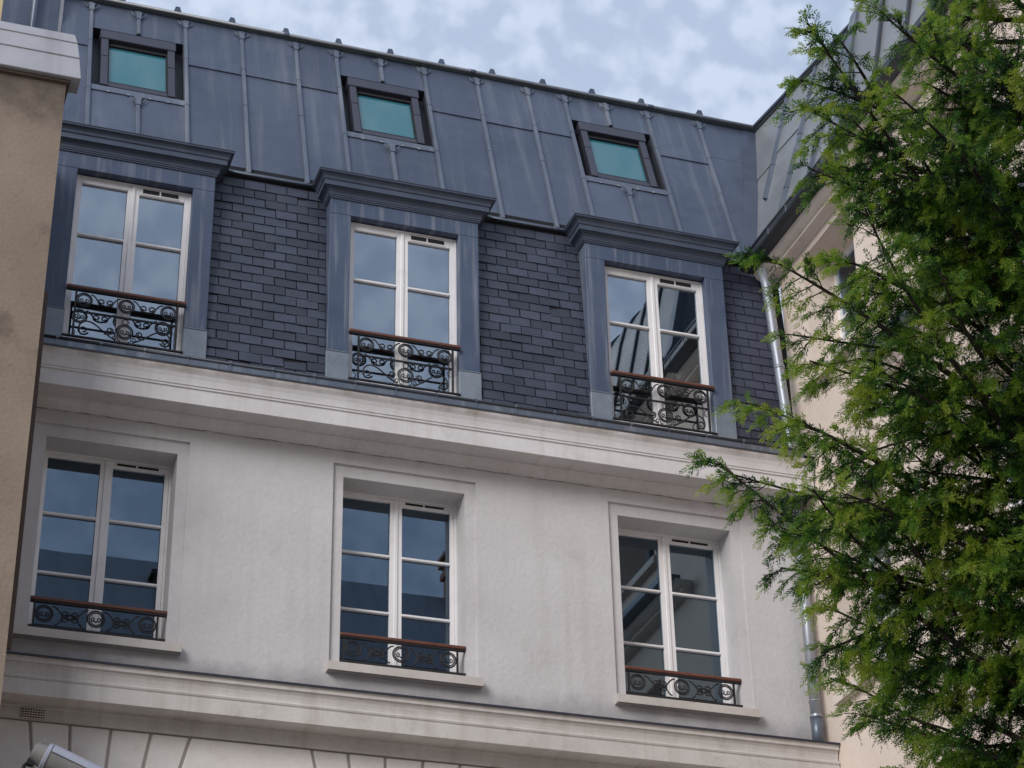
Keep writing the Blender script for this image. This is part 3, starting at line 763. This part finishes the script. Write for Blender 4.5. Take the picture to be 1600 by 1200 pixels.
m = MB().tube([(px - .06, py, WZ1 - .02) for px, py in pts], .018, 8); sub(m, 'ridge_bead', 'zinc_batten', wr, smooth=True)
MB().add([(8.0, 1.2, WZ1), (8.4, -1.95, WZ1), (15, -1.95, WZ1 + .4), (15, 1.2, WZ1 + .4)], [(0, 1, 2, 3)]).build('top_roof', 'zinc_pale', wing, recalc=False)
# curved pavilion roof further along
cp = [(7.32, 3.30), (7.40, 3.46), (7.50, 3.92), (7.59, 4.36), (7.655, 4.684), (7.73, 4.957), (7.81, 5.119), (7.90, 5.23), (8.06, 5.33), (8.4, 5.42), (9.2, 5.50)]
pv = MB()
pv.loft([[(x, y, z) for x, z in cp] + [(9.2, y, 3.2), (7.45, y, 3.2)] for y in (-1.97, -9.0)]); pv = pv.build('pavilion_roof', 'zinc_pale', wing)
sub(MB().loft([[(x - .03, y, z + .02) for x, z in cp] + [(x + .06, y, z - .06) for x, z in cp[::-1]] for y in (-1.90, -2.06)]), 'verge', 'zinc_batten', pv)
yy = -2.7
while yy > -8.9:
    sub(MB().loft([[(x - .028, y, z + .018) for x, z in cp] + [(x + .03, y, z - .03) for x, z in cp[::-1]] for y in (yy + .022, yy - .022)]), 'batten', 'zinc_dark', pv); yy -= .62
ev2 = MB().loft([[(XW + a * 1.15, y, z + .10) for a, z in wp] for y in (-1.96, -9.0)]).build('cornice', 'cream_moulding', wing)
wg2 = MB().loft([[(XW + a * 1.05, y, z + .10) for a, z in gp] for y in (-1.94, -9.0)]).build('gutter', 'zinc_dark', wing)
# lower string course with its own gutter, which the near windows mirror
sc_ = MB().loft([[(XW + a, y, z - 2.35) for a, z in wp] for y in (-2.0, -9.0)]).build('string_course', 'cream_moulding', wing)
sub(MB().loft([[(XW + a * .9, y, z - 2.35) for a, z in gp] for y in (-2.0, -9.0)]), 'gutter', 'zinc_batten', sc_)
# wing windows
def wing_window(y0, z0, z1, nb):
    y1 = y0 - 1.06; x = XW + .34
    f = MB()
    f.box(x, x + .06, y0 - .05, y0, z0, z1); f.box(x, x + .06, y1, y1 + .05, z0, z1); f.box(x, x + .06, y1 + .05, y0 - .05, z1 - .06, z1); f.box(x, x + .06, y1 + .05, y0 - .05, z0, z0 + .09)
    o = f.build('window', 'white_paint', wing)
    ym = (y0 + y1) / 2
    sub(MB().box(x - .01, x + .05, ym - .05, ym + .05, z0 + .09, z1 - .06), 'sash', 'white_paint', o)
    zs = [z0 + .09 + (z1 - z0 - .15) * i / nb for i in range(nb + 1)]
    for a, b in ((y1 + .05, ym - .05), (ym + .05, y0 - .05)):
        for i in range(nb):
            sub(MB().box(x + .03, x + .034, a - .004, b + .004, zs[i] - .004, zs[i + 1] + .004), 'pane', 'glass_floor', o)
            if i: sub(MB().box(x - .004, x + .045, a, b, zs[i] - .011, zs[i] + .011), 'glazing_bar', 'white_paint', o)
    sub(MB().loft([[(XW - .075, y, z0 - .105), (XW - .075, y, z0 - .02), (XW + .38, y, z0 + .0), (XW + .38, y, z0 - .105), (XW - .045, y, z0 - .105), (XW - .045, y, z0 - .09), (XW - .058, y, z0 - .09), (XW - .058, y, z0 - .105)] for y in (y0 + .14, y1 - .14)]), 'sill', 'cream_moulding', o)
    s = MB().add([(XW + .402, y1 - .2, z0 - .2), (XW + .402, y0 + .2, z0 - .2), (XW + .402, y0 + .2, z1 + .2), (XW + .402, y1 - .2, z1 + .2), (9.2, y1 - .2, z0 - .2), (9.2, y0 + .2, z0 - .2), (9.2, y0 + .2, z1 + .2), (9.2, y1 - .2, z1 + .2)],
                 [(0, 1, 5, 4), (1, 2, 6, 5), (2, 3, 7, 6), (3, 0, 4, 7), (4, 5, 6, 7)])
    sub(s, 'interior', 'room', o, recalc=False)
for y in wo_y:
    wing_window(y, 1.50, 2.90, 2); wing_window(y, -1.76, .05, 3); wing_window(y, -5.4, -3.4, 3)

# ================================================================== NEIGHBOUR on the left
nb = thing('neighbour_house', (-2.5, -.5, 0), 'brown rendered house corner with a pale sheet metal coping, beside the pale town house', 'house')
YN = -1.2; XN = .118
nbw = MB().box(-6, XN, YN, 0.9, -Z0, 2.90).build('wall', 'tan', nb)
cz = 2.90
cps = [(.000, -.075, .245, -.050), (.235, -.062, .425, -.030), (.415, -.042, .530, -.010)]
for i, (za, ya, zb2, yb2) in enumerate(cps):
    e0 = .118 - .052 * i * .55; e1 = .118 - .052 * (i + 1) * .55
    m = MB()
    m.hexa([(-6, YN + ya, cz + za), (XN + e0, YN + ya, cz + za), (XN + e0, YN + .16, cz + za), (-6, YN + .16, cz + za),
            (-6, YN + yb2, cz + zb2), (XN + e1, YN + yb2, cz + zb2), (XN + e1, YN + .16, cz + zb2), (-6, YN + .16, cz + zb2)])
    sub(m, 'coping_sheet', 'coping_metal', nbw, bevel=.006)
sub(MB().box(-6, XN + .03, YN - .03, YN + .9, cz - .03, cz - .001), 'coping_bed', 'tan_trim', nbw)
sub(MB().box(XN + .001, XN + .045, YN + .10, YN + .14, -2.50, .75), 'edge_strip', 'tan_trim', nbw)
bw = MB().box(-.40, .185, .92, 3.2, 2.0, 8.5).build('upper_wall', 'zinc', nb)
sub(MB().box(.165, .198, .90, .93, 2.0, 8.5), 'corner_trim', 'zinc_pale', bw)
sub(MB().tube([(-.09, .86, 3.4), (-.09, .86, 8.4)], .032, 10), 'vent_pipe', 'zinc_batten', bw, smooth=True)
sub(MB().tube([(-.09, .86, 5.62), (-.09, .86, 5.70)], .040, 10), 'pipe_collar', 'zinc_batten', bw, smooth=True)
MB().box(-6, -.402, 1.0, 3.2, 2.0, 8.5).build('rear_wall', 'yellow_wall', nb)

# ================================================================== house across the yard (seen in the panes)
op = thing('opposite_house', (3, -24, 0), 'grey roofed house with chimneys mirrored in the lower window panes', 'house')
ow = MB(); tmp = MB()
oh = [(x, x + 1.2, z, z + 1.9) for x in (-7.5, -4.5, -1.5, 1.5, 4.5, 7.5, 10.5) for z in (-8.5, -5.2, -1.9, 1.4)]
holes_wall(tmp, [-10, 14], [-Z0, 4.6], oh, 0.0, -.25)
ow.add([(x, -19.2 + y, z) for x, y, z in tmp.v], tmp.f)
ow.add([(14, -19.2, -Z0), (14, -28, -Z0), (14, -28, 4.6), (14, -19.2, 4.6)], [(0, 1, 2, 3)]); ow.add([(-10, -19.2, -Z0), (-10, -28, -Z0), (-10, -28, 4.6), (-10, -19.2, 4.6)], [(0, 1, 2, 3)])
oww = ow.build('wall', 'cream', op, recalc=False)
for h in oh: sub(MB().box(h[0], h[1], -19.50, -19.45, h[2], h[3]), 'window', 'glass_teal', oww)
orf = MB().prism_x([(-18.9, 4.6), (-18.9, 4.75), (-19.6, 7.6), (-21.0, 9.42), (-26, 9.5), (-28, 4.6)], -10, 14).build('roof', 'coping_metal', op)
def chimney(x0, x1, y0, z0, z1, mat, pots):
    m = MB().box(x0, x1, y0 - .6, y0, z0, z1 - .35).box(x0 - .06, x1 + .06, y0 - .66, y0 + .06, z1 - .35, z1 - .22).box(x0 - .02, x1 + .02, y0 - .62, y0 + .02, z1 - .22, z1 - .08)
    m.box(x0 - .09, x1 + .09, y0 - .69, y0 + .09, z1 - .08, z1)
    o = sub(m, 'chimney', mat, orf)
    return o
chimney(10.75, 12.2, -20.6, 6.5, 10.25, 'brick_red', 3)
chimney(4.78, 6.4, -20.2, 6.0, 8.85, 'tan', 3)
sub(MB().lathe((4.95, -20.45, 8.85), (0, 0, 1), [(0, .11), (.06, .115), (.32, .09), (.36, .10)], 14), 'chimney_pot', 'terracotta', orf)
sub(MB().lathe((5.45, -20.45, 8.85), (0, 0, 1), [(0, .11), (.06, .115), (.32, .09), (.36, .10)], 14), 'chimney_pot', 'terracotta', orf)

# ================================================================== lamp on its wall bracket
lamp = thing('wall_lamp', (.6, -.5, -3.5 + Z0), 'grey tubular floodlight on a bracket below the string course', 'lamp')
A = Vector((.405, -1.0, -3.265)); ax = Vector((.93, 0, -.36)).normalized(); 
hs = MB().lathe(A + ax * .115, ax, [(0, .098), (.004, .104), (.70, .112), (.71, .10)], 28).build('housing', 'lamp_grey', lamp, smooth=False)
sub(MB().lathe(A, ax, [(0, .060), (.012, .078), (.085, .090), (.098, .092)], 28), 'end_cap', 'lamp_grey', hs)
sub(MB().lathe(A + ax * .097, ax, [(0, .104), (.006, .112), (.030, .113), (.036, .106)], 28), 'ring', 'lamp_shell', hs)
u_ = Vector((0, 0, 1)); u_ = (u_ - ax * u_.dot(ax)).normalized(); v_ = ax.cross(u_)
sh = MB(); R_ = []
for t in (.135, .84):
    q = []
    for k in range(13):
        a = math.radians(-25 + 105 * k / 12) ; q.append(A + ax * t + (u_ * math.cos(a) + v_ * math.sin(a)) * .1165)
    for k in range(12, -1, -1):
        a = math.radians(-25 + 105 * k / 12); q.append(A + ax * t + (u_ * math.cos(a) + v_ * math.sin(a)) * .1125)
    R_.append(q)
sh.loft(R_); sub(sh, 'sun_shield', 'lamp_shell', hs)
sub(MB().lathe(A + ax * .03 - u_ * .085 - v_ * 0, Vector((0, 1, 0)), [(-.03, .03), (.03, .03)], 14).tube([A + ax * .02 - u_ * .08, A - u_ * .13 + ax * .0, A - u_ * .30 + ax * .02], .014, 8), 'swivel', 'black_rubber', hs)
sub(MB().box(A.x + .075, A.x + .09, A.y - .05, A.y - .04, A.z + .06, A.z + .085), 'latch', 'lamp_grey', hs)
MB().tube([(A.x - .02, -1.0, -3.62), (A.x, -1.0, -3.52), (A.x, -1.0, -3.56), (A.x + .05, -.55, -3.85), (A.x + .05, .02, -3.95)], .022, 8).build('bracket_arm', 'black_rubber', lamp, smooth=True)
MB().lathe((A.x + .05, .013, -3.95), (0, -1, 0), [(0, .09), (.02, .09), (.03, .07)], 16).build('wall_plate', 'black_rubber', lamp)

# ================================================================== yew tree
rng = np.random.default_rng(5)
TX, TY = 3.93, -10.05
tree = thing('yew_tree', (TX, TY, 0), 'tall dark green yew tree with feathery drooping branches in front of the cream wing', 'tree')
def trunk_at(z):
    t = (z + Z0) / 10.0
    return np.array([TX - .08 * math.sin(t * 3.0), TY + .06 * math.sin(t * 4.0), z])
tz = np.linspace(-Z0, -.7, 22)
tm = MB().tube([trunk_at(z) for z in tz], [.19 * (1 - .85 * i / 21) + (.07 if i == 0 else 0) for i in range(22)], 10)
def Lprof(z): return float(np.interp(z, [-8.6, -7.4, -6.4, -5.9, -5.4, -5.0, -4.5, -4.0, -3.3, -2.6, -1.8, -.8], [1.0, 1.2, 1.04, .96, 1.10, 1.22, 1.20, 1.16, 1.18, 1.1, .9, .35]))
limbs = []
z = -8.2; k = 0
while z < -1.0:
    az = k * 2.39996 + rng.normal(0, .25); L_ = Lprof(z + .35) * rng.uniform(.66, 1.03); elev = math.radians(rng.uniform(0, 58))
    p0 = trunk_at(z); limbs.append((p0, p0 + np.array([math.cos(az) * L_, math.sin(az) * L_, L_ * math.tan(elev) * .8]), .5))
    z += .092 if -6.9 < z < -2.6 else .13; k += 1
for tip in ((2.12, -9.57, -4.88), (2.28, -9.34, -4.84), (2.21, -10.01, -4.11), (2.39, -9.42, -4.48), (2.29, -10.35, -3.42), (2.20, -10.64, -3.30), 
            (2.56, -10.20, -3.72), (2.72, -9.85, -3.95), (2.47, -9.38, -5.28), (2.57, -9.27, -5.02), (2.40, -9.79, -4.77), (2.51, -9.77, -4.48), (2.82, -9.23, -5.52),
            (2.98, -9.0, -5.59), (2.93, -9.20, -5.83), (3.18, -8.96, -5.96), (2.81, -9.13, -5.28), (2.57, -9.87, -5.15), (2.43, -10.55, -4.16), (2.58, -10.24, -4.75), (2.50, -10.78, -3.73),
            (2.85, -9.84, -5.44), (3.0, -9.62, -5.79)):
    d_ = math.hypot(tip[0] - TX, tip[1] - TY)
    limbs.append((trunk_at(tip[2] - d_ * rng.uniform(.15, .85)), np.array(tip), .62))
for i in range(52):
    zs = rng.uniform(-6.4, -1.7); az = math.radians(rng.uniform(150, 330)); L_ = rng.uniform(.45, 1.05); p0 = trunk_at(zs)
    limbs.append((p0, p0 + np.array([math.cos(az) * L_, math.sin(az) * L_, L_ * rng.uniform(.2, .8)]), .5))
limbs = [(a, a + (b - a) * (.95 if c > .6 else .90), c) for a, b, c in limbs]
side_limbs = []
for (a, b, c) in limbs:                       # forks
    for tf in (rng.uniform(.25, .45), rng.uniform(.5, .7)):
        v = b - a; Lv = np.linalg.norm(v); sd_ = np.cross(v / Lv, [0, 0, 1.0]) * rng.choice([-1, 1])
        st = a + v * tf + np.array([0, 0, .06 * Lv * 2 * tf * (1 - tf)])
        dv = v / Lv * rng.uniform(.5, .9) + sd_ * rng.uniform(.2, .75) + np.array([0, 0, rng.uniform(-.55, .35)])
        side_limbs.append((st, st + dv / np.linalg.norm(dv) * Lv * rng.uniform(.30, .46) * (1.15 - tf * .65), .3))
n_main = len(limbs); limbs += side_limbs
SP = []      # sprigs: base, dir, normal, length, tip value (pale new growth, plus painted inner-crown shade)
def unit(v): return v / (np.linalg.norm(v) + 1e-9)
for li, (p0, p1, lift) in enumerate(limbs):
    Ln = np.linalg.norm(p1 - p0); mid = p0 * .5 + p1 * .5 + np.array([0, 0, .06 * Ln]) + rng.normal(0, .07 * Ln, 3)
    n = max(6, int(Ln / .09)); ts = np.linspace(0, 1, n)
    wr_ = .017 if li < n_main else .008
    pts = [(1 - t) ** 2 * p0 + 2 * t * (1 - t) * mid + t * t * p1 for t in ts]
    tm.tube(pts, [max(.005, wr_ * (1 - t) ** .8 + .0022) for t in ts], 5)
    m_ = int(Ln / .047)
    for i in range(m_):
        t = .16 + .84 * (i + rng.uniform(0, 1)) / m_
        c = (1 - t) ** 2 * p0 + 2 * t * (1 - t) * mid + t * t * p1
        d = unit(2 * (1 - t) * (mid - p0) + 2 * t * (p1 - mid))
        side = unit(np.cross(d, [0, 0, 1])) * (1 if i % 2 else -1)
        sl = rng.uniform(.10, .30) * (1.0 - .66 * t) + .05
        sd = unit(d * rng.uniform(.35, .95) + side * rng.uniform(.1, 1.0) + np.array([0, 0, rng.uniform(-.75, .35)]))
        if t > .92: sd = unit(d + side * rng.uniform(.0, .5))
        q = max(3, int(sl / .021)); droop = rng.uniform(.15, .8)
        prev = c; bp = [c]; cl_ = rng.normal(0, .16)
        for j in range(q):
            f_ = (j + 1) / q
            dd = unit(sd + np.array([0, 0, -droop * f_ * 1.5])); cur = prev + dd * sl / q
            for rep_ in range(2 if f_ > .35 else 1):
                sdir = unit(dd * rng.uniform(.4, 1.1) + rng.normal(0, .48, 3) + np.array([0, 0, rng.uniform(-.45, .15)]))
                ln = rng.uniform(.045, .095) * (1.0 - .25 * f_)
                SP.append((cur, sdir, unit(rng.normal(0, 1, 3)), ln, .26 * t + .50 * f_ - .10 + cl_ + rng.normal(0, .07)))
            prev = cur; bp.append(cur)
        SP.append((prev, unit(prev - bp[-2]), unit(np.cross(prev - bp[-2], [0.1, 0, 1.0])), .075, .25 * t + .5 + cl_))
        tm.tube([bp[0], bp[len(bp) // 2], bp[-1]], [.0034, .0026, .0018], 3)
tm.build('trunk', 'bark', tree, smooth=True, recalc=False)
B = np.array([s[0] for s in SP]); Dv = np.array([s[1] for s in SP]); Nv = np.array([s[2] for s in SP]); Ls = np.array([s[3] for s in SP]); Tp = np.array([s[4] for s in SP])
Sv = np.cross(Nv, Dv); Sv /= np.linalg.norm(Sv, axis=1)[:, None] + 1e-9
Nv = np.cross(Dv, Sv)
NN = 19
Vs = []; Ts = []
for j in range(NN):
    f_ = (j + .5) / NN; sg = 1 if j % 2 else -1
    nl = .0215 * (1.0 - .45 * f_ ** 3) * rng.uniform(.85, 1.15, len(B)); wv = .0049
    base = B + Dv * (Ls * f_)[:, None] - np.array([0, 0, 1.0]) * (Ls * f_ * f_ * .16)[:, None]
    a = .75 + rng.normal(0, .12, len(B))
    if j == NN - 1: a = a * .1
    dirn = Dv * np.cos(a)[:, None] + Sv * (sg * np.sin(a))[:, None] + Nv * rng.normal(.12, .36, len(B))[:, None]
    dirn /= np.linalg.norm(dirn, axis=1)[:, None]
    wd = np.cross(dirn, Nv + rng.normal(0, .4, Nv.shape)); wd /= np.linalg.norm(wd, axis=1)[:, None] + 1e-9
    tipp = base + dirn * nl[:, None]; midp = base + dirn * (nl * .45)[:, None]
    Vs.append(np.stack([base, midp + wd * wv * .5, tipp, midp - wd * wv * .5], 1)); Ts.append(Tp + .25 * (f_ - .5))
Vs = np.concatenate(Vs, 0); Ts = np.repeat(np.concatenate(Ts), 4).astype(np.float32)
nq = Vs.shape[0]; V = Vs.reshape(-1, 3); c0 = np.array([TX, TY, Z0 - 4.5])
V = V + np.array([0, 0, Z0]) - c0
me = bpy.data.meshes.new('crown')
me.vertices.add(nq * 4); me.vertices.foreach_set('co', V.astype(np.float32).ravel())
me.loops.add(nq * 4); me.loops.foreach_set('vertex_index', np.arange(nq * 4, dtype=np.int32))
me.polygons.add(nq); me.polygons.foreach_set('loop_start', np.arange(0, nq * 4, 4, dtype=np.int32)); me.polygons.foreach_set('loop_total', np.full(nq, 4, np.int32))
me.update(calc_edges=True)
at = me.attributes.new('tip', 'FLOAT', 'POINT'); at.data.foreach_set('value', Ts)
me.materials.append(MATS['needles'])
crown = bpy.data.objects.new('crown', me); col.objects.link(crown); place(crown, c0, tree)
print('sprigs', len(SP), 'needles', nq, 'slates', len(slates), 'objects', len(col.objects))
